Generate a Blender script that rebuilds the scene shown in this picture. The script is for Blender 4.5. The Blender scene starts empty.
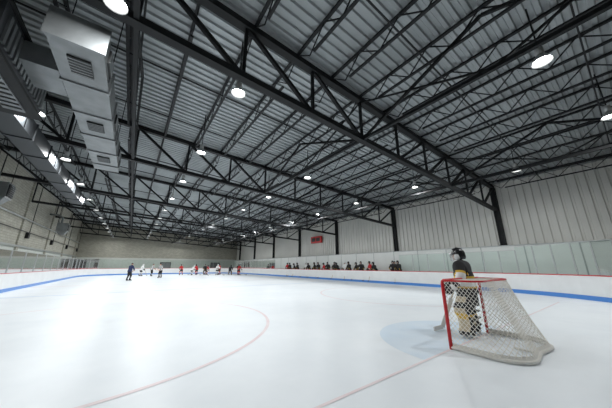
import bpy, math, random
from mathutils import Vector, Matrix
random.seed(4)
S=bpy.context.scene
COL=S.collection

# ---------------------------------------------------------------- materials
def mat(name,col,rough=.6,metal=0,spec=.5,noise=0,nscale=3,col2=None):
    m=bpy.data.materials.new(name); m.use_nodes=True
    nt=m.node_tree; b=nt.nodes['Principled BSDF']
    b.inputs['Base Color'].default_value=(*col,1)
    b.inputs['Roughness'].default_value=rough
    b.inputs['Metallic'].default_value=metal
    b.inputs['Specular IOR Level'].default_value=spec
    tc=nt.nodes.new('ShaderNodeTexCoord')
    if noise>0:
        n=nt.nodes.new('ShaderNodeTexNoise'); n.inputs['Scale'].default_value=nscale; n.inputs['Detail'].default_value=5
        r=nt.nodes.new('ShaderNodeValToRGB')
        c2=col2 or tuple(c*(1-noise) for c in col)
        r.color_ramp.elements[0].color=(*c2,1); r.color_ramp.elements[0].position=.3
        r.color_ramp.elements[1].color=(*col,1); r.color_ramp.elements[1].position=.7
        nt.links.new(tc.outputs['Object'],n.inputs['Vector']); nt.links.new(n.outputs['Fac'],r.inputs['Fac'])
        nt.links.new(r.outputs['Color'],b.inputs['Base Color'])
    return m
M={}
M['steel']=mat('black_painted_steel',(.008,.009,.010),.6,0,.3)
M['joist']=mat('joist_steel',(.014,.015,.017),.6,0,.3)
M['deck']=mat('roof_deck_metal',(.40,.43,.44),.45,.2,.5,.25,.6)
M['panel']=mat('white_metal_panel',(.64,.635,.60),.5,0,.4,.1,.5)
M['panel_lo']=mat('white_painted_wall',(.78,.80,.78),.5,0,.4,.08,.8)
M['duct']=mat('galvanized_duct',(.24,.255,.26),.4,.5,.5,.3,2.5)
M['ductdark']=mat('dark_duct',(.05,.055,.06),.5,.4)
M['board']=mat('white_board_plastic',(.80,.81,.81),.35,0,.5,.08,1.5)
M['blue']=mat('blue_kickplate',(.07,.24,.62),.35)
M['red']=mat('red_cap_rail',(.55,.02,.03),.35)
M['alu']=mat('aluminium',(.45,.47,.47),.35,.7)
M['conc']=mat('concrete_floor',(.22,.22,.21),.8,0,.3,.3,1.2)
M['dark']=mat('dark_opening',(.02,.022,.022),.4)
M['lampshell']=mat('lamp_housing',(.45,.46,.46),.35,.4)
M['black']=mat('black_cloth',(.012,.012,.014),.8)
M['white']=mat('white_cloth',(.80,.80,.79),.8)
M['yellow']=mat('gold_cloth',(.66,.42,.05),.75)
M['redc']=mat('red_cloth',(.5,.02,.025),.8)
M['navy']=mat('navy_cloth',(.02,.03,.09),.8)
M['grey']=mat('grey_cloth',(.2,.2,.21),.8)
M['skin']=mat('skin',(.60,.36,.26),.55)
M['hair']=mat('hair',(.03,.02,.015),.7)
M['helmet_b']=mat('helmet_black',(.015,.015,.017),.25)
M['helmet_w']=mat('helmet_white',(.75,.75,.74),.25)
M['steelb']=mat('skate_blade',(.6,.6,.62),.25,.9)
M['wood']=mat('stick_wood',(.45,.33,.2),.5)
M['pad']=mat('goalie_pad_leather',(.60,.50,.34),.5,0,.5,.2,6)
M['goalred']=mat('goal_pipe_red',(.55,.015,.02),.3)
M['net']=mat('net_cord',(.80,.77,.70),.8)
M['canvas']=mat('goal_canvas',(.66,.64,.59),.8)
M['boardscreen']=mat('scoreboard_red',(.5,.03,.03),.4)
M['rubber']=mat('bench_rubber',(.03,.03,.03),.8)

def block_mat(name,c1,c2,cm):
    m=bpy.data.materials.new(name); m.use_nodes=True; nt=m.node_tree; b=nt.nodes['Principled BSDF']
    b.inputs['Roughness'].default_value=.8
    tc=nt.nodes.new('ShaderNodeTexCoord')
    sx=nt.nodes.new('ShaderNodeSeparateXYZ'); add=nt.nodes.new('ShaderNodeMath'); add.operation='ADD'
    cb=nt.nodes.new('ShaderNodeCombineXYZ')
    nt.links.new(tc.outputs['Object'],sx.inputs[0]); nt.links.new(sx.outputs['X'],add.inputs[0]); nt.links.new(sx.outputs['Y'],add.inputs[1])
    nt.links.new(add.outputs[0],cb.inputs['X']); nt.links.new(sx.outputs['Z'],cb.inputs['Y'])
    br=nt.nodes.new('ShaderNodeTexBrick'); br.inputs['Scale'].default_value=1
    br.inputs['Brick Width'].default_value=.4; br.inputs['Row Height'].default_value=.2; br.inputs['Mortar Size'].default_value=.01
    br.inputs['Color1'].default_value=(*c1,1); br.inputs['Color2'].default_value=(*c2,1); br.inputs['Mortar'].default_value=(*cm,1)
    nt.links.new(cb.outputs[0],br.inputs['Vector']); nt.links.new(br.outputs['Color'],b.inputs['Base Color'])
    return m
M['block']=block_mat('concrete_block',(.31,.30,.255),(.38,.37,.31),(.18,.175,.155))
M['block2']=block_mat('concrete_block_painted',(.50,.52,.48),(.55,.565,.53),(.40,.41,.39))

def ice_mat():
    m=bpy.data.materials.new('ice'); m.use_nodes=True; nt=m.node_tree; b=nt.nodes['Principled BSDF']
    tc=nt.nodes.new('ShaderNodeTexCoord')
    n=nt.nodes.new('ShaderNodeTexNoise'); n.inputs['Scale'].default_value=.45; n.inputs['Detail'].default_value=8; n.inputs['Roughness'].default_value=.65
    r=nt.nodes.new('ShaderNodeValToRGB'); r.color_ramp.elements[0].position=.3; r.color_ramp.elements[1].position=.7
    r.color_ramp.elements[0].color=(.735,.775,.81,1); r.color_ramp.elements[1].color=(.82,.855,.88,1)
    nt.links.new(tc.outputs['Object'],n.inputs['Vector']); nt.links.new(n.outputs['Fac'],r.inputs['Fac']); nt.links.new(r.outputs['Color'],b.inputs['Base Color'])
    n3=nt.nodes.new('ShaderNodeTexNoise'); n3.inputs['Scale'].default_value=2.2; n3.inputs['Detail'].default_value=8
    mr=nt.nodes.new('ShaderNodeMapRange'); mr.inputs['To Min'].default_value=.24; mr.inputs['To Max'].default_value=.55
    nt.links.new(tc.outputs['Object'],n3.inputs['Vector']); nt.links.new(n3.outputs['Fac'],mr.inputs['Value']); nt.links.new(mr.outputs[0],b.inputs['Roughness'])
    b.inputs['Specular IOR Level'].default_value=.32
    bp=nt.nodes.new('ShaderNodeBump'); bp.inputs['Strength'].default_value=.15; bp.inputs['Distance'].default_value=.01
    n4=nt.nodes.new('ShaderNodeTexNoise'); n4.inputs['Scale'].default_value=6; n4.inputs['Detail'].default_value=6
    nt.links.new(tc.outputs['Object'],n4.inputs['Vector']); nt.links.new(n4.outputs['Fac'],bp.inputs['Height']); nt.links.new(bp.outputs['Normal'],b.inputs['Normal'])
    return m
M['ice']=ice_mat()
M['pinkline']=mat('red_line_under_ice',(.74,.60,.62),.4,0,.3,.12,1.5,(.77,.70,.71))
M['blueline']=mat('blue_line_under_ice',(.58,.67,.80),.4,0,.3)
M['crease']=mat('crease_blue_under_ice',(.60,.71,.82),.4,0,.3,.1,1.2,(.67,.75,.82))

def glass_mat():
    m=bpy.data.materials.new('rink_glass'); m.use_nodes=True; nt=m.node_tree
    nt.nodes.remove(nt.nodes['Principled BSDF']); out=nt.nodes['Material Output']
    t=nt.nodes.new('ShaderNodeBsdfTransparent'); t.inputs['Color'].default_value=(.85,.93,.90,1)
    g=nt.nodes.new('ShaderNodeBsdfGlossy'); g.inputs['Roughness'].default_value=.05
    fr=nt.nodes.new('ShaderNodeFresnel'); fr.inputs['IOR'].default_value=1.35
    mx=nt.nodes.new('ShaderNodeMixShader')
    nt.links.new(fr.outputs[0],mx.inputs[0]); nt.links.new(t.outputs[0],mx.inputs[1]); nt.links.new(g.outputs[0],mx.inputs[2]); nt.links.new(mx.outputs[0],out.inputs['Surface'])
    return m
M['glass']=glass_mat()
def emis(name,c,s):
    m=bpy.data.materials.new(name); m.use_nodes=True; b=m.node_tree.nodes['Principled BSDF']
    b.inputs['Emission Color'].default_value=(*c,1); b.inputs['Emission Strength'].default_value=s; b.inputs['Base Color'].default_value=(*c,1)
    return m
M['bulb']=emis('lamp_lens',(1,1,.97),25)
def stripe_mat():
    m=bpy.data.materials.new('referee_stripes'); m.use_nodes=True; nt=m.node_tree; b=nt.nodes['Principled BSDF']
    tc=nt.nodes.new('ShaderNodeTexCoord'); w=nt.nodes.new('ShaderNodeTexWave'); w.inputs['Scale'].default_value=4
    r=nt.nodes.new('ShaderNodeValToRGB'); r.color_ramp.interpolation='CONSTANT'
    r.color_ramp.elements[0].color=(.02,.02,.02,1); r.color_ramp.elements[1].color=(.75,.75,.75,1); r.color_ramp.elements[1].position=.5
    nt.links.new(tc.outputs['Object'],w.inputs['Vector']); nt.links.new(w.outputs['Fac'],r.inputs['Fac']); nt.links.new(r.outputs['Color'],b.inputs['Base Color'])
    b.inputs['Roughness'].default_value=.8
    return m
M['stripes']=stripe_mat()

# ---------------------------------------------------------------- mesh builder
class MB:
    def __init__(s): s.v=[]; s.f=[]; s.m=[]; s.sm=[]; s.slots=[]
    def mi(s,k):
        if k not in s.slots: s.slots.append(k)
        return s.slots.index(k)
    def add(s,vs,fs,k,smooth=False):
        o=len(s.v); s.v+= [tuple(p) for p in vs]; i=s.mi(k)
        for f in fs: s.f.append(tuple(a+o for a in f)); s.m.append(i); s.sm.append(smooth)
    def box(s,c,d,k,rot=None):
        c=Vector(c); vs=[]
        for x in(-.5,.5):
            for y in(-.5,.5):
                for z in(-.5,.5):
                    p=Vector((x*d[0],y*d[1],z*d[2]))
                    if rot: p=rot@p
                    vs.append(c+p)
        s.add(vs,[(0,1,3,2),(4,6,7,5),(0,4,5,1),(2,3,7,6),(0,2,6,4),(1,5,7,3)],k)
    def bb(s,a,b,k):
        s.box([(a[i]+b[i])/2 for i in range(3)],[abs(b[i]-a[i]) for i in range(3)],k)
    def beam(s,a,b,w,h,k):
        a=Vector(a);b=Vector(b);d=(b-a).normalized()
        up=Vector((0,0,1)) if abs(d.z)<.99 else Vector((0,1,0))
        x=d.cross(up).normalized()*w/2; y=x.cross(d).normalized()*h/2
        vs=[a-x-y,a+x-y,a+x+y,a-x+y,b-x-y,b+x-y,b+x+y,b-x+y]
        s.add(vs,[(0,3,2,1),(4,5,6,7),(0,1,5,4),(1,2,6,5),(2,3,7,6),(3,0,4,7)],k)
    def tube(s,path,r,k,n=8,closed=False):
        path=[Vector(p) for p in path]; N=len(path); rs=r if isinstance(r,(list,tuple)) else [r]*N
        vs=[];fs=[]; prev=None
        for i,p in enumerate(path):
            if closed: d=path[(i+1)%N]-path[i-1]
            else: d=path[min(i+1,N-1)]-path[max(i-1,0)]
            d=d.normalized()
            if prev is None:
                a=d.cross(Vector((0,0,1)) if abs(d.z)<.9 else Vector((1,0,0))).normalized()
            else:
                a=(prev-d*prev.dot(d)).normalized()
            prev=a; b=d.cross(a)
            for j in range(n):
                t=2*math.pi*j/n; vs.append(p+(a*math.cos(t)+b*math.sin(t))*rs[i])
        for i in range(N if closed else N-1):
            for j in range(n):
                i2=(i+1)%N; fs.append((i*n+j,i*n+(j+1)%n,i2*n+(j+1)%n,i2*n+j))
        if not closed:
            fs.append(tuple(range(n))[::-1]); fs.append(tuple((N-1)*n+j for j in range(n)))
        s.add(vs,fs,k,n>4)
    def ell(s,c,r,k,nu=16,nv=10,rot=None,v0=0,v1=math.pi,fn=None):
        c=Vector(c); vs=[];fs=[]
        for i in range(nv+1):
            ph=v0+(v1-v0)*i/nv
            for j in range(nu):
                t=2*math.pi*j/nu
                p=Vector((r[0]*math.sin(ph)*math.cos(t),r[1]*math.sin(ph)*math.sin(t),r[2]*math.cos(ph)))
                if fn: p=fn(p)
                if rot: p=rot@p
                vs.append(c+p)
        for i in range(nv):
            for j in range(nu): fs.append((i*nu+j,(i+1)*nu+j,(i+1)*nu+(j+1)%nu,i*nu+(j+1)%nu))
        s.add(vs,fs,k,True)
    def loft(s,secs,k,cap=True,smooth=True):
        n=len(secs[0]); vs=[p for q in secs for p in q]; fs=[]
        for i in range(len(secs)-1):
            for j in range(n): fs.append((i*n+j,i*n+(j+1)%n,(i+1)*n+(j+1)%n,(i+1)*n+j))
        if cap: fs.append(tuple(range(n))[::-1]); fs.append(tuple((len(secs)-1)*n+j for j in range(n)))
        s.add(vs,fs,k,smooth)
    def lathe(s,prof,c,k,n=16):
        c=Vector(c); vs=[];fs=[]
        for r,z in prof:
            for j in range(n):
                t=2*math.pi*j/n; vs.append(c+Vector((r*math.cos(t),r*math.sin(t),z)))
        for i in range(len(prof)-1):
            for j in range(n): fs.append((i*n+j,(i+1)*n+j,(i+1)*n+(j+1)%n,i*n+(j+1)%n))
        s.add(vs,fs,k,True)
    def mesh(s,name,remap={}):
        me=bpy.data.meshes.new(name); me.from_pydata(s.v,[],s.f)
        for k in s.slots: me.materials.append(M[remap.get(k,k)])
        me.polygons.foreach_set('material_index',s.m); me.polygons.foreach_set('use_smooth',s.sm); me.update()
        return me
    def obj(s,name,loc=(0,0,0),rz=0,parent=None,remap={},origin=None):
        if origin:
            o_=Vector(origin); s.v=[tuple(Vector(p)-o_) for p in s.v]; loc=origin
        o=bpy.data.objects.new(name,s.mesh(name,remap)); COL.objects.link(o); o.location=loc; o.rotation_euler=(0,0,rz)
        if parent: o.parent=parent
        return o

# ---------------------------------------------------------------- dimensions
XL,XR=-8.0,21.0         # building walls
YN,YF=-6.0,58.0
BL,BR,BN,BF,RC=-5.8,18.4,-1.7,53.5,7.6   # boards
def zt(x): return 7.2+.058*(XR-x)        # truss top chord
DK=.14
FR=[5.3+8.35*i for i in range(-1,7)]

# ---------------------------------------------------------------- shell
b=MB(); b.bb((XL-.3,YN-.3,-.25),(XR+.3,YF+.3,-.02),'conc'); b.obj('floor')
b=MB(); prof=[]; y=YN; p=.28
while y<YF:
    prof+=[(y,0),(y+.10,0),(y+.13,.07),(y+.25,.07)]; y+=p
vs=[];fs=[]
for (yy,dz) in prof:
    vs.append((XL-.3,yy,zt(XL-.3)+DK+dz)); vs.append((XR+.3,yy,zt(XR+.3)+DK+dz))
for i in range(len(prof)-1): fs.append((2*i,2*i+1,2*i+3,2*i+2))
b.add(vs,fs,'deck'); b.obj('ceiling')
# right wall
b=MB()
b.bb((20.45,YN,-.02),(XR+.25,YF,2.8),'panel_lo')
prof=[];y=YN
while y<YF: prof+=[(y,0),(y+.06,0),(y+.08,.07),(y+.34,.07),(y+.36,0)]; y+=.40
vs=[];fs=[]
for yy,dx in prof: vs+= [(XR-.02-dx,yy,2.8),(XR-.02-dx,yy,zt(XR)+DK)]
for i in range(len(prof)-1): fs.append((2*i,2*i+1,2*i+3,2*i+2))
b.add(vs,fs,'panel')
y=YN+.6
while y<YF: b.bb((20.435,y-.03,0),(20.452,y+.03,2.8),'alu'); y+=2.4
b.obj('wall_right')
b=MB(); b.bb((20.40,YN,2.8),(XR,YF,2.86),'alu'); b.obj('trim_1')
# left wall
b=MB(); b.bb((XL-.25,YN,-.02),(XL,YF,3.1),'block2'); b.bb((XL-.25,YN,3.1),(XL,YF,zt(XL)+DK),'block')
for Y in FR: b.bb((XL,Y-.25,-.02),(XL+.12,Y+.25,zt(XL)-.25),'block')
b.obj('wall_left')
b=MB(); b.bb((XL,YN,3.05),(XL+.14,YF,3.2),'alu'); b.obj('trim_2')
# far wall
def gable(y0,y1,z0,k,b):
    vs=[(XL,y0,z0),(XR,y0,z0),(XR,y0,zt(XR)+DK),(XL,y0,zt(XL)+DK),(XL,y1,z0),(XR,y1,z0),(XR,y1,zt(XR)+DK),(XL,y1,zt(XL)+DK)]
    b.add(vs,[(0,1,2,3),(4,7,6,5),(0,4,5,1),(1,5,6,2),(2,6,7,3),(3,7,4,0)],k)
b=MB(); gable(YF,YF+.25,-.02,'block',b); b.bb((XL,YF-.04,0),(20.45,YF,3.0),'block2'); b.obj('wall_far')
b=MB(); gable(YN-.25,YN,-.02,'block',b); b.obj('wall_near')
for i,(x) in enumerate([5.0,15.0]):
    b=MB(); b.bb((x,YF-.1,-.01),(x+1.8,YF-.05,2.15),'grey'); b.bb((x-.08,YF-.14,-.01),(x,YF-.045,2.23),'steel'); b.bb((x+1.8,YF-.14,-.01),(x+1.88,YF-.045,2.23),'steel'); b.bb((x-.08,YF-.14,2.15),(x+1.88,YF-.045,2.25),'steel'); b.bb((x+.89,YF-.12,0),(x+.91,YF-.09,2.15),'dark')
    b.obj('door_%d'%(i+1))

# ---------------------------------------------------------------- steel
NP=12; PX=[XL+.15+(XR-XL-.3)*i/NP for i in range(NP+1)]
D=1.85
for Y in FR:
    b=MB()
    b.beam((PX[0],Y,zt(PX[0])-.1),(PX[-1],Y,zt(PX[-1])-.1),.24,.2,'steel')
    b.beam((PX[0],Y,zt(PX[0])-D),(PX[-1],Y,zt(PX[-1])-D),.22,.18,'steel')
    for i,x in enumerate(PX):
        b.beam((x,Y,zt(x)-.1),(x,Y,zt(x)-D),.09,.09,'steel')
    for i in range(NP):
        x0,x1=PX[i],PX[i+1]
        if i<NP/2: b.beam((x0,Y,zt(x0)-.1),(x1,Y,zt(x1)-D),.11,.11,'steel')
        else: b.beam((x0,Y,zt(x0)-D),(x1,Y,zt(x1)-.1),.11,.11,'steel')
    b.obj('roof_truss')
    X=XR-.25
    c=MB(); top=zt(X)-.2
    c.bb((X-.13,Y-.16,2.86),(X+.13,Y-.13,top),'steel'); c.bb((X-.13,Y+.13,2.86),(X+.13,Y+.16,top),'steel'); c.bb((X-.015,Y-.13,2.86),(X+.015,Y+.13,top),'steel')
    c.bb((X-.2,Y-.22,2.86),(X+.18,Y+.22,2.9),'steel')
    c.obj('steel_column')
def joist(x):
    b=MB(); z1=zt(x)+DK-.06; d=.6
    for Y in FR[:-1]:
        Y0,Y1=Y,Y+8.35
        b.beam((x,Y0,z1),(x,Y1,z1),.09,.07,'joist')
        b.beam((x,Y0+.9,z1-d),(x,Y1-.9,z1-d),.08,.06,'joist')
        n=12; w=(Y1-Y0)/n
        pts=[]
        for i in range(n+1): pts.append((x,Y0+w*i,z1 if i%2==0 else z1-d))
        for a,c in zip(pts[:-1],pts[1:]): b.beam(a,c,.03,.03,'joist')
    b.obj('roof_joist')
nj=19
JX=[XL+.9+(XR-XL-1.8)*i/(nj-1) for i in range(nj)]
for x in JX: joist(x)
for x in (PX[3],PX[6],PX[9]):
    b=MB()
    b.beam((x,YN,zt(x)-D),(x,YF,zt(x)-D),.1,.1,'steel')
    for Y in FR[:-1]:
        m=Y+8.35/2
        b.beam((x,Y,zt(x)-D),(x,m,zt(x)-.15),.08,.08,'steel'); b.beam((x,m,zt(x)-.15),(x,Y+8.35,zt(x)-D),.08,.08,'steel')
        b.beam((x,Y,zt(x)-.2),(x,m,zt(x)-D),.05,.05,'steel'); b.beam((x,m,zt(x)-D),(x,Y+8.35,zt(x)-.2),.05,.05,'steel')
    b.obj('sway_frame')
b=MB()
for Y in FR[:-1]:
    for t in (.33,.67):
        y=Y+8.35*t
        b.beam((XL+.9,y,zt(XL+.9)+DK-.66),(XR-.9,y,zt(XR-.9)+DK-.66),.04,.04,'joist')
b.obj('joist_bridging')

# ---------------------------------------------------------------- ice + markings
def rrect(x0,x1,y0,y1,r,n=14):
    pts=[]
    for cx,cy,a0 in((x1-r,y0+r,-90),(x1-r,y1-r,0),(x0+r,y1-r,90),(x0+r,y0+r,180)):
        for i in range(n+1):
            a=math.radians(a0+90*i/n); pts.append((cx+r*math.cos(a),cy+r*math.sin(a)))
    return pts
P=rrect(BL,BR,BN,BF,RC)
b=MB(); b.add([(x,y,0) for x,y in P]+[(x,y,-.02) for x,y in P],[tuple(range(len(P)))]+[(i,i+len(P),(i+1)%len(P)+len(P),(i+1)%len(P)) for i in range(len(P))],'ice'); b.obj('ice_rink')
CX=6.0; GY=2.4
def ring(b,cx,cy,r0,r1,k,a0=0,a1=360,n=64,z=.003):
    vs=[];fs=[]
    for i in range(n+1):
        a=math.radians(a0+(a1-a0)*i/n)
        vs+=[(cx+r0*math.cos(a),cy+r0*math.sin(a),z),(cx+r1*math.cos(a),cy+r1*math.sin(a),z)]
    for i in range(n): fs.append((2*i,2*i+1,2*i+3,2*i+2))
    b.add(vs,fs,k)
def rect(b,x0,x1,y0,y1,k,z=.003): b.add([(x0,y0,z),(x1,y0,z),(x1,y1,z),(x0,y1,z)],[(0,1,2,3)],k)
b=MB()
rect(b,BL+3.2,BR-3.2,GY-.025,GY+.025,'pinkline')
ring(b,CX,GY,0.0,1.83,'crease',0,180,48,.002)
for gx in(-1,1):
    for gy in (8.4,BF-1-9):
        cx=CX+gx*6.7
        ring(b,cx,gy,4.46,4.54,'pinkline',n=96)
rect(b,BL+.1,BR-.1,18.2,18.5,'blueline'); rect(b,BL+.1,BR-.1,34.2,34.5,'blueline'); rect(b,BL+.1,BR-.1,26.1,26.4,'pinkline')
ring(b,CX,26.25,4.47,4.53,'blueline',n=96,z=.004)
b.obj('ice_markings')

# ---------------------------------------------------------------- boards
def sweep(b,pts,off0,off1,z0,z1,k):
    n=len(pts); vs=[];fs=[]
    for i,(x,y) in enumerate(pts):
        x0,y0=pts[i-1]; x1,y1=pts[(i+1)%n]; t=Vector((x1-x0,y1-y0)).normalized(); nn=Vector((t.y,-t.x))
        for o in (off0,off1):
            for z in (z0,z1): vs.append((x+nn.x*o,y+nn.y*o,z))
    for i in range(n):
        j=(i+1)%n; q=[4*i,4*i+1,4*i+3,4*i+2]; w=[4*j,4*j+1,4*j+3,4*j+2]
        for a in range(4): fs.append((q[a],w[a],w[(a+1)%4],q[(a+1)%4]))
    b.add(vs,fs,k)
def dense(pts,step=1.22):
    out=[];n=len(pts)
    for i in range(n):
        a=Vector(pts[i]);c=Vector(pts[(i+1)%n]);L=(c-a).length; k=max(1,round(L/step))
        for j in range(k): out.append(tuple(a+(c-a)*j/k))
    return out
PP=[]
for q in dense(P,1.22):
    if not PP or (Vector(q)-Vector(PP[-1])).length>.3: PP.append(q)
b=MB()
sweep(b,PP,0,.09,.2,1.06,'board'); sweep(b,PP,-.012,.09,0,.2,'blue'); sweep(b,PP,-.015,.13,1.06,1.10,'red')
b.obj('rink_boards')
b=MB(); g=MB()
n=len(PP)
for i in range(n):
    x,y=PP[i]; x2,y2=PP[(i+1)%n]
    if x>BR-.05 and 11.5<y<33: continue
    if x<5 and y<4: continue
    h=2.4 if (x>BR-.3 or x<BL+.3) else 2.6
    if i%2==0 or x>10: b.bb((x+(.0 if x<0 else .02),y-.03,1.1),(x+.06,y+.03,h),'alu')
    d=Vector((x2-x,y2-y))
    if d.length<3:
        g.add([(x+.03,y,1.1),(x2+.03,y2,1.1),(x2+.03,y2,h-.02),(x+.03,y,h-.02)],[(0,1,2,3)],'glass')
        b.beam((x+.03,y,h),(x2+.03,y2,h),.015,.02,'alu')
rg=bpy.data.objects.new('rink_glass',None); COL.objects.link(rg)
g.obj('panes',parent=rg); b.obj('stanchions',parent=rg)

# player benches
b=MB(); b.bb((18.6,12,-.02),(20.4,32.5,.12),'rubber'); b.obj('bench_platform')
b=MB(); b.bb((20.05,12.5,.55),(20.38,32,.6),'wood')
for y in range(13,33,2): b.bb((20.1,y-.03,.12),(20.33,y+.03,.55),'steel')
b.obj('player_bench')
b=MB(); b.bb((XR-.5,24.9,4.6),(XR-.2,27.1,5.5),'boardscreen'); b.bb((XR-.52,25.1,4.8),(XR-.50,25.9,5.3),'dark'); b.bb((XR-.52,26.1,4.8),(XR-.50,26.9,5.3),'dark'); b.bb((XR-.2,25.2,4.7),(XR-.10,26.8,5.4),'steel'); b.obj('scoreboard')

# ---------------------------------------------------------------- lamps
def lamp(x,y,z,pw=100):
    e=bpy.data.objects.new('high_bay_lamp',None); COL.objects.link(e); e.location=(x,y,z)
    b=MB(); q=.78
    b.lathe([(r*q,zz*q) for r,zz in [(.0,.50),(.10,.50),(.11,.48),(.11,.27),(.08,.25),(.09,.22),(.16,.16),(.22,.05),(.25,-.03),(.265,-.04),(.255,-.03),(.22,.04),(.16,.12),(0,.15)]],(0,0,0),'lampshell',18)
    b.tube([(0,0,.38),(0,0,zt(x)+DK-z-.02)],.018,'steel',6)
    b.obj('housing',parent=e)
    c=MB(); c.lathe([(0,.045),(.09,.045),(.16,.035)],(0,0,0),'bulb',16); c.obj('lens',parent=e)
    L=bpy.data.lights.new('lamp_light','AREA'); L.shape='DISK'; L.size=.32; L.energy=pw; L.color=(.97,.995,1)
    lo=bpy.data.objects.new('light',L); COL.objects.link(lo); lo.parent=e; lo.location=(0,0,-.028)
PW=126
LP=[]
for k in range(11): LP.append((-3.3,10.9+4.4*k,6.5))
for k in range(11): LP.append((1.85,6+4.7*k,6.5))
for k in [-1]+list(range(1,11)): LP.append((7.5,5.3+4.9*k,6.4))
LP+=[(11.9,-.4,6.2),(15.5,2.8,6.3),(-1.0,5.0,6.5)]
for k in range(10): LP.append((13.5,7.2+4.8*k,6.2))
for x,y,z in LP: lamp(x,y,z,PW)

# ---------------------------------------------------------------- ducts and hvac on the left
def duct(name,x0,x1,z0,z1,y0,y1,k='duct',step=1.5,grille=True):
    b=MB(); b.bb((x0,y0,z0),(x1,y1,z1),k); y=y0
    while y<=y1+.01:
        b.bb((x0-.035,y-.03,z0-.035),(x1+.035,y+.03,z1+.035),k); y+=step
    y=y0+.75
    while y<y1 and grille:
        b.bb((x1,y-.3,z0+.15),(x1+.04,y+.3,z0+.5),'dark')
        for j in range(5): b.bb((x1+.04,y-.28,z0+.19+j*.065),(x1+.055,y+.28,z0+.215+j*.065),k)
        b.bb((x0+.25,y-.3,z0-.04),(x1-.25,y+.3,z0),'dark')
        for j in range(6): b.bb((x0+.25,y-.27+j*.1,z0-.055),(x1-.25,y-.24+j*.1,z0-.04),k)
        y+=3
    y=y0+1
    while y<y1:
        for x in(x0-.02,x1+.02): b.tube([(x,y,z0),(x,y,zt(x)+.1)],.012,'steel',5)
        y+=4
    return b.obj(name)
duct('air_duct',-2.05,-1.15,5.95,6.55,5.9,14.2)
duct('air_duct',-4.3,-3.6,6.0,6.6,10.2,24,'ductdark',2.0,False)
b=MB()
b.bb((-4.6,6.3,5.6),(-2.75,9.2,6.6),'ductdark')
for j in range(14): b.bb((-2.75,6.5+j*.19,5.8),(-2.71,6.6+j*.19,6.45),'duct')
b.bb((-4.65,6.25,5.52),(-2.68,9.25,5.6),'steel'); b.bb((-4.65,6.25,6.6),(-2.68,9.25,6.66),'steel')
for j in range(3):
    b.bb((-4.4+j*.55,6.6,5.49),(-4.0+j*.55,8.9,5.52),'duct')
    for i in range(10): b.bb((-4.38+j*.55,6.7+i*.22,5.475),(-4.02+j*.55,6.76+i*.22,5.49),'steel')
for x in(-4.5,-2.8):
    for y in(6.4,9.1): b.tube([(x,y,5.55),(x,y,zt(x)+.1)],.02,'steel',6)
b.bb((-2.72,7.2,6.0),(-2.08,8.3,6.5),'duct')
b.bb((-4.2,9.2,6.02),(-3.6,10.2,6.55),'ductdark')
b.obj('air_handling_unit')
def heater(x,y,z):
    b=MB(); b.bb((x-.45,y-.45,z),(x+.45,y+.45,z+.9),'duct'); b.bb((x+.45,y-.38,z+.1),(x+.5,y+.38,z+.8),'dark')
    for j in range(6): b.box((x+.53,y,z+.17+j*.11),(.08,.76,.015),'duct',Matrix.Rotation(.5,3,'Y'))
    b.loft([[(x-.4,y-.4,z),(x+.4,y-.4,z),(x+.4,y+.4,z),(x-.4,y+.4,z)],[(x-.2,y-.2,z-.35),(x+.2,y-.2,z-.35),(x+.2,y+.2,z-.35),(x-.2,y+.2,z-.35)]],'duct',smooth=False)
    for dx in(-.4,.4): b.tube([(x+dx,y,z+.9),(x+dx,y,zt(x)+.1)],.015,'steel',6)
    b.tube([(x-.2,y,z+.9),(x-.2,y,z+1.5),(x-.6,y,z+1.8),(XL+.02,y,z+1.8)],.1,'duct',10)
    b.obj('unit_heater')
heater(-6.7,20.5,5.2); heater(-6.7,37,5.2)
b=MB(); b.tube([(XL+.2,YN+1,5.4),(XL+.2,YF-1,5.4)],.06,'alu',8); b.tube([(XL+.17,YN+1,4.4),(XL+.17,YF-1,4.4)],.035,'steel',8)
for Y in FR[1:]: b.tube([(XL+.19,Y+1.5,4.4),(XL+.19,Y+1.5,zt(XL)-.1)],.03,'steel',6); b.bb((XL+.01,Y+1.3,3.9),(XL+.22,Y+1.7,4.4),'steel')
b.obj('wall_pipe')

# ---------------------------------------------------------------- goal
b=MB()
W=.915;H=1.22
b.tube([(CX-W,GY,.004),(CX-W,GY,H-.06),(CX-W+.02,GY,H-.02),(CX-W+.06,GY,H),(CX+W-.06,GY,H),(CX+W-.02,GY,H-.02),(CX+W,GY,H-.06),(CX+W,GY,.004)],.032,'goalred',10)
def upath(t,n):
    dep=1.12*(1-t)+.62*t; hw=.93*(1-t)+.86*t; r=.42*(1-t)+.3*t
    pts=[(-W,0)]
    pts.append((-hw,-(dep-r)))
    for i in range(1,9):
        a=math.radians(180+90*i/8); pts.append((-hw+r+r*math.cos(a),-(dep-r)+r*math.sin(a)))
    pts.append((0,-dep+.06))
    for i in range(0,9):
        a=math.radians(270+90*i/8); pts.append((hw-r+r*math.cos(a),-(dep-r)+r*math.sin(a)))
    pts.append((W,0))
    L=[0]
    for p,q in zip(pts[:-1],pts[1:]): L.append(L[-1]+math.dist(p,q))
    out=[]
    for i in range(n+1):
        s_=L[-1]*i/n; k=0
        while k<len(L)-2 and L[k+1]<s_: k+=1
        u=(s_-L[k])/(L[k+1]-L[k]); out.append((CX+pts[k][0]+(pts[k+1][0]-pts[k][0])*u,GY+pts[k][1]+(pts[k+1][1]-pts[k][1])*u))
    return out
b.tube([(x,y,.035) for x,y in upath(0,40)],.03,'canvas',8)
b.tube([(x,y,H) for x,y in upath(1,40)],.018,'goalred',8)
sk=upath(0,40); sk2=upath(.09,40)
b.add([(x,y,.05) for x,y in sk]+[(x,y,.11) for x,y in sk2],[(i,i+1,i+42,i+41) for i in range(40)],'canvas')
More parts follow.
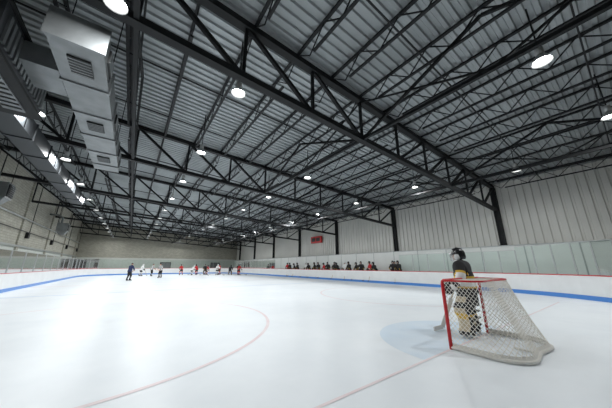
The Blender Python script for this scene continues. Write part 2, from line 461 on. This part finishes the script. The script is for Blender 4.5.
b.tube([(CX,GY-1.06,.03),(CX,GY-.7,.03)],.02,'canvas',6)
NU,NV=84,28
G=[[None]*(NU+1) for _ in range(NV+1)]
for v in range(NV+1):
    t=v/NV; up=upath(t,NU)
    for u in range(NU+1):
        sag=.03*math.sin(math.pi*t)
        x,y=up[u]; G[v][u]=Vector((x+(CX-x)*sag*.8,y+(GY-y)*sag,.03+t*(H-.03)))
cr=.0036
def cord(a,c): b.beam(a,c,cr*2,cr*2,'net')
for v in range(NV):
    for u in range(NU):
        if (u+v)%2==0: cord(G[v][u],G[v+1][u+1])
        else: cord(G[v][u+1],G[v+1][u])
def topin(x,y):
    dx=abs(x-CX); dy=GY-y; hw=.88; r=.3; dep=.6
    if dx>hw or dy<0 or dy>dep: return False
    if dx>hw-r and dy>dep-r: return (dx-hw+r)**2+(dy-dep+r)**2<r*r
    return True
st=.045
for i in range(42):
    for j in range(14):
        x=CX-.93+i*st; y=GY-j*st
        if (i+j)%2==0: a=(x,y);c=(x+st,y-st)
        else: a=(x+st,y);c=(x,y-st)
        if topin(*a) and topin(*c): cord((a[0],a[1],H),(c[0],c[1],H))
b.obj('hockey_goal',origin=(CX,GY,0))

# ---------------------------------------------------------------- people
def skin(nodes,edges,labels,sub=1):
    names=list(nodes); me=bpy.data.meshes.new('tmp'); me.from_pydata([nodes[n][0] for n in names],[(names.index(a),names.index(c)) for a,c in edges],[])
    o=bpy.data.objects.new('tmp',me); COL.objects.link(o)
    mod=o.modifiers.new('s','SKIN'); mod.use_smooth_shade=True
    sv=me.skin_vertices[0].data
    for i,n in enumerate(names): sv[i].radius=nodes[n][1]; sv[i].use_root=(n=='pelvis')
    ss=o.modifiers.new('ss','SUBSURF'); ss.levels=sub; ss.render_levels=sub
    dg=bpy.context.evaluated_depsgraph_get(); ev=o.evaluated_get(dg); em=ev.to_mesh()
    vs=[v.co.copy() for v in em.vertices]; fs=[tuple(p.vertices) for p in em.polygons]
    keys=[]
    for f in fs:
        c=sum((vs[i] for i in f),Vector())/len(f); best=None;bd=1e9
        for e in edges:
            a=Vector(nodes[e[0]][0]);d=Vector(nodes[e[1]][0])-a; t=max(0,min(1,(c-a).dot(d)/max(d.length_squared,1e-9)))
            dd=(c-a-d*t).length/ (0.5*(nodes[e[0]][1][0]+nodes[e[1]][1][0])+.03)
            if dd<bd: bd=dd;best=e;bt=t
        k=labels[best]; keys.append(k(c,bt) if callable(k) else k)
    ev.to_mesh_clear(); bpy.data.objects.remove(o)
    return vs,fs,keys
def addskin(b,r):
    vs,fs,keys=r; o=len(b.v); b.v+=[tuple(v) for v in vs]
    for f,k in zip(fs,keys): b.f.append(tuple(a+o for a in f)); b.m.append(b.mi(k)); b.sm.append(True)
def head(b,c,yaw=0,pitch=0,helmet='HELMET',cage=True,hair=False,side=None,scale=1.0):
    start=len(b.v); side=side or helmet
    c=Vector(c); R=Matrix.Rotation(yaw,3,'Z')@Matrix.Rotation(pitch,3,'X')
    def shp(p):
        q=p.copy()
        if q.z<0: q.x*=1+q.z*2.2; q.y=q.y*(1+q.z*.9)+(-q.z)*.12
        return q
    b.ell(c,(.078,.098,.12),'SKIN',18,14,R,fn=shp)
    T=lambda p:c+R@Vector(p)
    b.loft([[T((-.008,.092,.015)),T((.008,.092,.015)),T((0,.1,.02))],[T((-.017,.088,-.03)),T((.017,.088,-.03)),T((0,.125,-.028))],[T((-.01,.085,-.042)),T((.01,.085,-.042)),T((0,.1,-.042))]],'SKIN')
    for sx in(-1,1):
        b.ell(T((sx*.03,.088,.012)),(.014,.01,.009),'helmet_w',8,6,R); b.ell(T((sx*.03,.095,.012)),(.006,.006,.006),'hair',6,4,R)
        b.ell(T((sx*.079,-.005,-.005)),(.01,.02,.03),'SKIN',8,6,R)
        b.tube([T((sx*.045,.088,.034)),T((sx*.03,.095,.038)),T((sx*.015,.094,.034))],.004,'hair',5)
    b.tube([T((-.025,.092,-.065)),T((0,.1,-.067)),T((.025,.092,-.065))],.006,'redc',5)
    if hair:
        b.ell(T((0,-.012,.022)),(.088,.105,.115),'hair',16,10,R,0,1.75)
        return
    b.ell(T((0,-.008,.03)),(.105,.13,.125),helmet,20,10,R,0,1.62)
    b.ell(T((0,-.03,-.01)),(.104,.11,.14),helmet,20,8,R,1.2,2.1,fn=lambda p:Vector((p.x,min(p.y,.035),p.z)))
    for sx in(-1,1):
        b.ell(T((sx*.09,.01,-.03)),(.022,.06,.07),side,10,6,R)
    for sx in (-.04,0,.04): b.tube([T((sx,.09,.135)),T((sx,.0,.162)),T((sx,-.09,.128))],.009,helmet,6)
    if cage:
        for z in (.04,.015,-.01,-.035,-.06,-.085,-.105):
            w=.092-(.04-z)*.25
            b.tube([T((w*math.sin(a),.05+.105*math.cos(a)*(.98+z*.3),z)) for a in [math.radians(q) for q in range(-90,91,20)]],.0035,'CAGE',5)
        for a in [math.radians(q) for q in (-60,-35,-12,12,35,60)]:
            b.tube([T(((.092-(.04-z)*.25)*math.sin(a),.05+.105*math.cos(a)*(.98+z*.3),z)) for z in (.06,.02,-.03,-.07,-.11)],.0035,'CAGE',5)
    for i in range(start,len(b.v)): b.v[i]=tuple(c+(Vector(b.v[i])-c)*scale)
def glove(b,w,d,up,key,s=1.0):
    w=Vector(w);d=Vector(d).normalized();up=Vector(up); x=d.cross(up).normalized(); up=x.cross(d)
    R=Matrix((x,d,up)).transposed()
    b.tube([w-d*.07,w-d*.02,w+d*.02],[.06*s,.055*s,.05*s],key,10)
    b.ell(w+d*.06*s,(.052*s,.062*s,.032*s),key,12,8,R)
    for i,(o,l) in enumerate(((-.036,.9),(-.012,1.0),(.012,.97),(.036,.8))):
        p0=w+d*.095*s+x*o*s; p1=p0+d*.04*l*s-up*.012*s; p2=p1+d*.012*s-up*.035*l*s; p3=p2-d*.03*s-up*.01*s
        b.tube([p0,p1,p2,p3],[.0135*s,.0135*s,.0125*s,.010*s],key,7)
    p0=w+d*.035*s-x*.045*s; b.tube([p0,p0+d*.03*s-x*.02*s-up*.015*s,p0+d*.06*s-x*.008*s-up*.04*s],[.016*s,.015*s,.012*s],key,7)
def skate(b,a,yaw):
    a=Vector(a);R=Matrix.Rotation(yaw,3,'Z')
    def sec(y,w,z0,z1): return [a+R@Vector(p) for p in((-w,y,z0),(w,y,z0),(w*1.05,y,(z0+z1)/2),(w*.8,y,z1),(-w*.8,y,z1),(-w*1.05,y,(z0+z1)/2))]
    b.loft([sec(-.085,.028,-.105,.10),sec(-.06,.04,-.11,.13),sec(.0,.045,-.11,.13),sec(.06,.045,-.11,.02),sec(.13,.045,-.11,-.04),sec(.19,.03,-.105,-.06)],'helmet_b')
    for y in (-.05,.12): b.box(a+R@Vector((0,y,-.13)),(.022,.06,.045),'helmet_w',R)
    b.box(a+R@Vector((0,.035,-.155)),(.006,.28,.022),'steelb',R)
def stick(b,hand_top,blade,facing,k='wood'):
    t=Vector(hand_top);h=Vector(blade); b.beam(t,h,.028,.022,k)
    f=Vector(facing).normalized(); b.beam(h+Vector((0,0,.01)),h+f*.15+Vector((0,0,.01)),.014,.07,'helmet_b'); b.beam(h+f*.14+Vector((0,0,.01)),h+f*.28+Vector((0.02,0,.012)),.012,.065,'helmet_b')

def body(P_,labels,sub=1):
    E=[('pelvis','spine'),('spine','chest'),('chest','neck'),('neck','skull')]
    for s_ in 'LR': E+=[('chest','sh'+s_),('sh'+s_,'el'+s_),('el'+s_,'wr'+s_),('pelvis','hip'+s_),('hip'+s_,'kn'+s_),('kn'+s_,'an'+s_)]
    return skin(P_,E,{e:labels(e) for e in E},sub)
def skater_mb(pose=0,helm=True):
    b=MB(); lean=[.16,.30,.05][pose]; crouch=[.06,.16,0][pose]; st_=[.19,.24,.12][pose]
    z0=.17
    pel=(0,-.04-lean*.3,1.0-crouch)
    ch=(0,lean*.55,1.40-crouch-lean*.15); nk=(0,lean*.75+.02,1.55-crouch-lean*.2); hd=(0,lean*.8+.06,1.70-crouch-lean*.2)
    kl=[.12,.22,.03][pose]
    N={'pelvis':(pel,(.18,.14)),'spine':((0,(pel[1]+ch[1])/2,(pel[2]+ch[2])/2-.02),(.175,.14)),'chest':(ch,(.20,.15)),'neck':(nk,(.075,.075)),'skull':(hd,(.06,.06))}
    for s_,sx in(('L',-1),('R',1)):
        N['sh'+s_]=((sx*.21,ch[1],ch[2]+.07),(.105,.10))
        N['el'+s_]=((sx*.34,ch[1]+.08,ch[2]-.22),(.08,.08))
        N['wr'+s_]=(((sx*.16 if s_=='R' else sx*.24),ch[1]+.33-(.08 if s_=='R' else 0),ch[2]-.30-(.08 if s_=='L' else 0)),(.055,.055))
        N['hip'+s_]=((sx*.11,pel[1],pel[2]-.10),(.13,.13))
        N['kn'+s_]=((sx*(.12+st_*.4),pel[1]+kl+.05,.56-crouch*.3),(.095,.10))
        N['an'+s_]=((sx*st_,-.05+sx*.06,z0+.06),(.06,.065))
    def lab(e):
        if e[0]=='neck' : return 'SKIN'
        if e[0] in('pelvis',) and e[1].startswith('hip'): return 'PANTS'
        if e[0].startswith('hip'): return lambda c,t:'PANTS' if t<.72 else 'SOCK'
        if e[0].startswith('kn'): return lambda c,t:'TRIM' if .35<t<.55 else 'SOCK'
        if e[0].startswith('el'): return lambda c,t:'TRIM' if .3<t<.6 else 'JERSEY'
        if e[0]=='pelvis': return lambda c,t:'TRIM' if .15<t<.4 else 'JERSEY'
        return 'JERSEY'
    addskin(b,body(N,lab))
    def ringpts(z,rx,ry,cy): return [(rx*math.cos(t*math.pi/8),cy+ry*math.sin(t*math.pi/8),z) for t in range(16)]
    b.loft([ringpts(pel[2]-.06,.225,.19,pel[1]),ringpts(pel[2]+.08,.215,.18,pel[1]+.01),ringpts(pel[2]+.2,.195,.165,pel[1]+.03)],'JERSEY',cap=False)
    head(b,hd,0,-.05 if pose<2 else 0,'HELMET',helm,hair=not helm)
    for s_ in 'LR':
        w=Vector(N['wr'+s_][0]); glove(b,w,w-Vector(N['el'+s_][0]),(0,.1,1),'GLOVE',1.15)
        skate(b,(N['an'+s_][0][0],N['an'+s_][0][1],.17),(-.15 if s_=='R' else .15))
    if helm:
        wr=Vector(N['wrR'][0]);wl=Vector(N['wrL'][0])
        t=wr+Vector((.02,.06,.02)); l=wl+Vector((0,.08,-.02)); d=(l-t).normalized(); q=l+d*((l.z-.04)/max(.05,-d.z)) if d.z<-.1 else l+Vector((-.3,.5,-l.z+.04))
        if (q-t).length>1.45: q=Vector((l.x-.25,l.y+.55,.04))
        stick(b,t-(q-t).normalized()*.12,q,(-.6,.6,0))
    return b
PO=[skater_mb(0),skater_mb(1),skater_mb(2),skater_mb(2,False)]
def person(name,pose,x,y,rz,z=0.002,**c):
    rm={'JERSEY':'black','TRIM':'white','PANTS':'black','SOCK':'black','SKIN':'skin','HELMET':'helmet_b','GLOVE':'black','CAGE':'steelb'}; rm.update(c)
    return PO[pose].obj(name,(x,y,z),rz,remap=rm)
red=dict(JERSEY='redc',TRIM='white',PANTS='black',SOCK='redc',HELMET='helmet_b',GLOVE='black')
wht=dict(JERSEY='white',TRIM='black',PANTS='black',SOCK='white',HELMET='helmet_w',GLOVE='black')
blk=dict(JERSEY='black',TRIM='yellow',PANTS='black',SOCK='black',HELMET='helmet_b',GLOVE='black')
pl=[(7.2,46.2,0,2.4,red),(8.6,44.6,1,-2,wht),(9.5,45.6,0,.6,red),(10.4,43.6,0,2.9,blk),(10.9,44.8,1,-1.2,red),(12.1,42.4,0,3.4,wht),(12.8,43.6,2,1.9,red),(13.9,41.2,1,-.7,blk),(15.2,40.6,0,3.6,red),(15.6,41.8,2,2.6,blk)]
for x,y,p_,r,c in pl: person('ice_hockey_player',p_,x,y,r,**c)
ref=dict(JERSEY='stripes',TRIM='stripes',PANTS='black',SOCK='black',HELMET='helmet_b',GLOVE='skin')
person('hockey_referee',3,.1,31.3,-.9,**dict(JERSEY='navy',TRIM='grey',PANTS='black',SOCK='black',GLOVE='skin'))
person('hockey_referee',3,3.3,36.8,2.2,**ref)
person('hockey_referee',3,2.8,43.5,-2,**ref)
person('ice_hockey_player',0,1.5,45,-1.2,**wht)
yb=12.6; i=0
while yb<32:
    c=[blk,blk,blk,red,blk,blk,blk,wht][i%8]
    person('bench_player',[2,2,0][i%3],19.25+.2*(i%2),yb,1.57+random.uniform(-.5,.5),.12,**c)
    yb+=random.choice([.7,.8,1.0,1.9]); i+=1
person('hockey_coach',3,19.8,13.3,1.4,.12,JERSEY='black',TRIM='black',PANTS='grey',SOCK='grey',GLOVE='skin')
person('hockey_coach',3,19.8,21.3,1.7,.12,JERSEY='grey',TRIM='grey',PANTS='black',SOCK='black',GLOVE='skin')

# ---------------------------------------------------------------- goalie
g=MB()
N={'pelvis':((0,-.02,1.0),(.20,.17)),'spine':((0,.0,1.2),(.20,.17)),'chest':((0,.02,1.42),(.23,.18)),'neck':((0,.03,1.58),(.10,.10)),'skull':((0,.05,1.72),(.06,.06)),
'shL':((-.24,.01,1.51),(.135,.13)),'elL':((-.36,-.04,1.22),(.11,.11)),'wrL':((-.33,.18,1.05),(.075,.075)),
'shR':((.24,.01,1.51),(.135,.13)),'elR':((.39,.0,1.23),(.11,.11)),'wrR':((.36,.25,1.08),(.075,.075)),
'hipL':((-.13,-.02,.9),(.16,.16)),'knL':((-.19,.04,.55),(.12,.12)),'anL':((-.22,-.03,.2),(.08,.08)),
'hipR':((.13,-.02,.9),(.16,.16)),'knR':((.19,.04,.55),(.12,.12)),'anR':((.22,-.03,.2),(.08,.08))}
def lab(e):
    if e[0]=='neck': return 'black'
    if e[0].startswith('hip') or e[1].startswith('hip'): return 'black'
    if e[0].startswith('kn'): return lambda c,t:'yellow' if .3<t<.45 else 'black'
    if e[1].startswith('sh'): return 'black'
    if e[0].startswith('sh'): return lambda c,t:'black' if t<.55 else ('yellow' if t<.68 else 'white')
    if e[0].startswith('el'): return lambda c,t:'white' if t<.3 else ('yellow' if t<.42 else 'black')
    return lambda c,t:'black' if c.z>1.33 else ('yellow' if c.z>1.28 else ('white' if c.z>1.12 else 'black'))
addskin(g,body(N,lab,2))
def rp(z,rx,ry,cy,n=20): return [(rx*math.cos(2*math.pi*t/n),cy+ry*math.sin(2*math.pi*t/n),z) for t in range(n)]
g.loft([rp(.9,.275,.225,-.02),rp(1.01,.262,.215,-.01)],'black',cap=False)
g.loft([rp(1.01,.262,.215,-.01),rp(1.05,.26,.212,-.01)],'yellow',cap=False)
g.loft([rp(1.05,.26,.212,-.01),rp(1.15,.25,.205,0),rp(1.22,.247,.203,0)],'white',cap=False)
g.loft([rp(1.22,.247,.203,0),rp(1.27,.245,.2,0)],'yellow',cap=False)
g.loft([rp(1.27,.245,.2,0),rp(1.36,.24,.19,.01)],'black',cap=False)
for sx in(-1,1):
    g.loft([[(sx*.15+.15*math.cos(t*math.pi/8),-.01+.17*math.sin(t*math.pi/8),.62) for t in range(16)],[(sx*.14+.15*math.cos(t*math.pi/8),-.01+.175*math.sin(t*math.pi/8),.8) for t in range(16)],[(sx*.12+.13*math.cos(t*math.pi/8),-.01+.16*math.sin(t*math.pi/8),.95) for t in range(16)]],'black')
    secs=[]
    for z,yc,w,d in ((.06,.10,.13,.07),(.14,.09,.14,.09),(.26,.06,.14,.09),(.38,.07,.145,.09),(.5,.11,.15,.10),(.6,.12,.155,.10),(.72,.09,.15,.08),(.84,.07,.14,.06)):
        cx=sx*(.23-.04*max(0,(z-.1)))
        secs.append([(cx-w,yc-.13,z),(cx-w,yc+d*.4,z),(cx-w*.75,yc+d,z),(cx+w*.75,yc+d,z),(cx+w,yc+d*.4,z),(cx+w,yc-.13,z),(cx+w*.82,yc-.13,z),(cx+w*.78,yc,z),(cx-w*.78,yc,z),(cx-w*.82,yc-.13,z)])
    cols=['black','pad','pad','yellow','pad','black','pad']
    for i in range(7): g.loft(secs[i:i+2],cols[i],cap=(i in(0,6)),smooth=False)
    for z in(.22,.36,.5): g.tube([(sx*.21-.13,-.02,z),(sx*.21-.07,-.13,z),(sx*.21+.07,-.13,z),(sx*.21+.13,-.02,z)],.014,'black',6)
    skate(g,(sx*.22,-.02,.17),-sx*.12)
head(g,(0,.05,1.74),.15,-.05,'HELMET',True,side='helmet_w',scale=1.13)
g.ell((0,.055,1.60),(.11,.115,.045),'helmet_w',16,8)
Rb=Matrix.Rotation(-.5,3,'X')
g.box((.38,.33,1.02),(.20,.035,.36),'white',Rb); g.box((.38,.352,1.02),(.15,.012,.30),'black',Rb); glove(g,(.36,.25,1.06),(.0,.6,-.5),(0,.6,.6),'black',1.3)
o_=len(g.v)
g.ell((-.36,.31,1.0),(.075,.12,.14),'black',16,10,Matrix.Rotation(.4,3,'X'),0,math.pi,fn=lambda p:Vector((p.x if p.x<0 else -p.x*.3,p.y,p.z)))
g.tube([(-.34,.16,1.06),(-.34,.24,1.03)],[.085,.09],'white',12)
for i in range(4): g.tube([(-.39,.30,1.08-.045*i),(-.40,.40,1.07-.045*i),(-.36,.44,1.05-.04*i),(-.31,.43,1.04-.04*i)],[.024,.023,.02,.016],'black',8)
g.tube([(-.34,.26,1.1),(-.30,.33,1.15),(-.28,.4,1.14)],[.026,.024,.018],'black',8)
for i in range(5): g.tube([(-.31,.42,1.10-.045*i),(-.29,.36,1.14-.035*i),(-.30,.29,1.13-.03*i)],.005,'yellow',5)
for i in range(o_,len(g.v)): v=g.v[i]; g.v[i]=(v[0]+.01,v[1]-.06,v[2])
top_=Vector((.36,.10,1.45)); mid=Vector((.30,.42,.72)); heel=Vector((.12,.66,.055))
g.beam(top_,mid,.03,.025,'wood'); g.beam(mid,heel,.022,.09,'helmet_w'); g.beam(heel+Vector((.02,0,.0)),heel+Vector((-.38,.06,.0)),.02,.09,'helmet_w'); g.beam(top_-(mid-top_).normalized()*.08,top_+(mid-top_).normalized()*.05,.036,.034,'white')
g.obj('hockey_goalie',(6.38,2.50,.006),.12,remap={'SKIN':'skin','HELMET':'helmet_b','CAGE':'steelb'})

# ---------------------------------------------------------------- world + camera
w=bpy.data.worlds.new('World'); S.world=w; w.use_nodes=True
w.node_tree.nodes['Background'].inputs[0].default_value=(.5,.52,.55,1); w.node_tree.nodes['Background'].inputs[1].default_value=.05
cam=bpy.data.cameras.new('camera'); co=bpy.data.objects.new('camera',cam); COL.objects.link(co)
cam.sensor_width=36; cam.lens=235/612*36; cam.clip_start=.02; cam.clip_end=300
co.location=(0,0,1.5); co.rotation_euler=(math.radians(90+14.78),0,math.radians(-35.9))
S.camera=co
S.view_settings.view_transform='Standard'
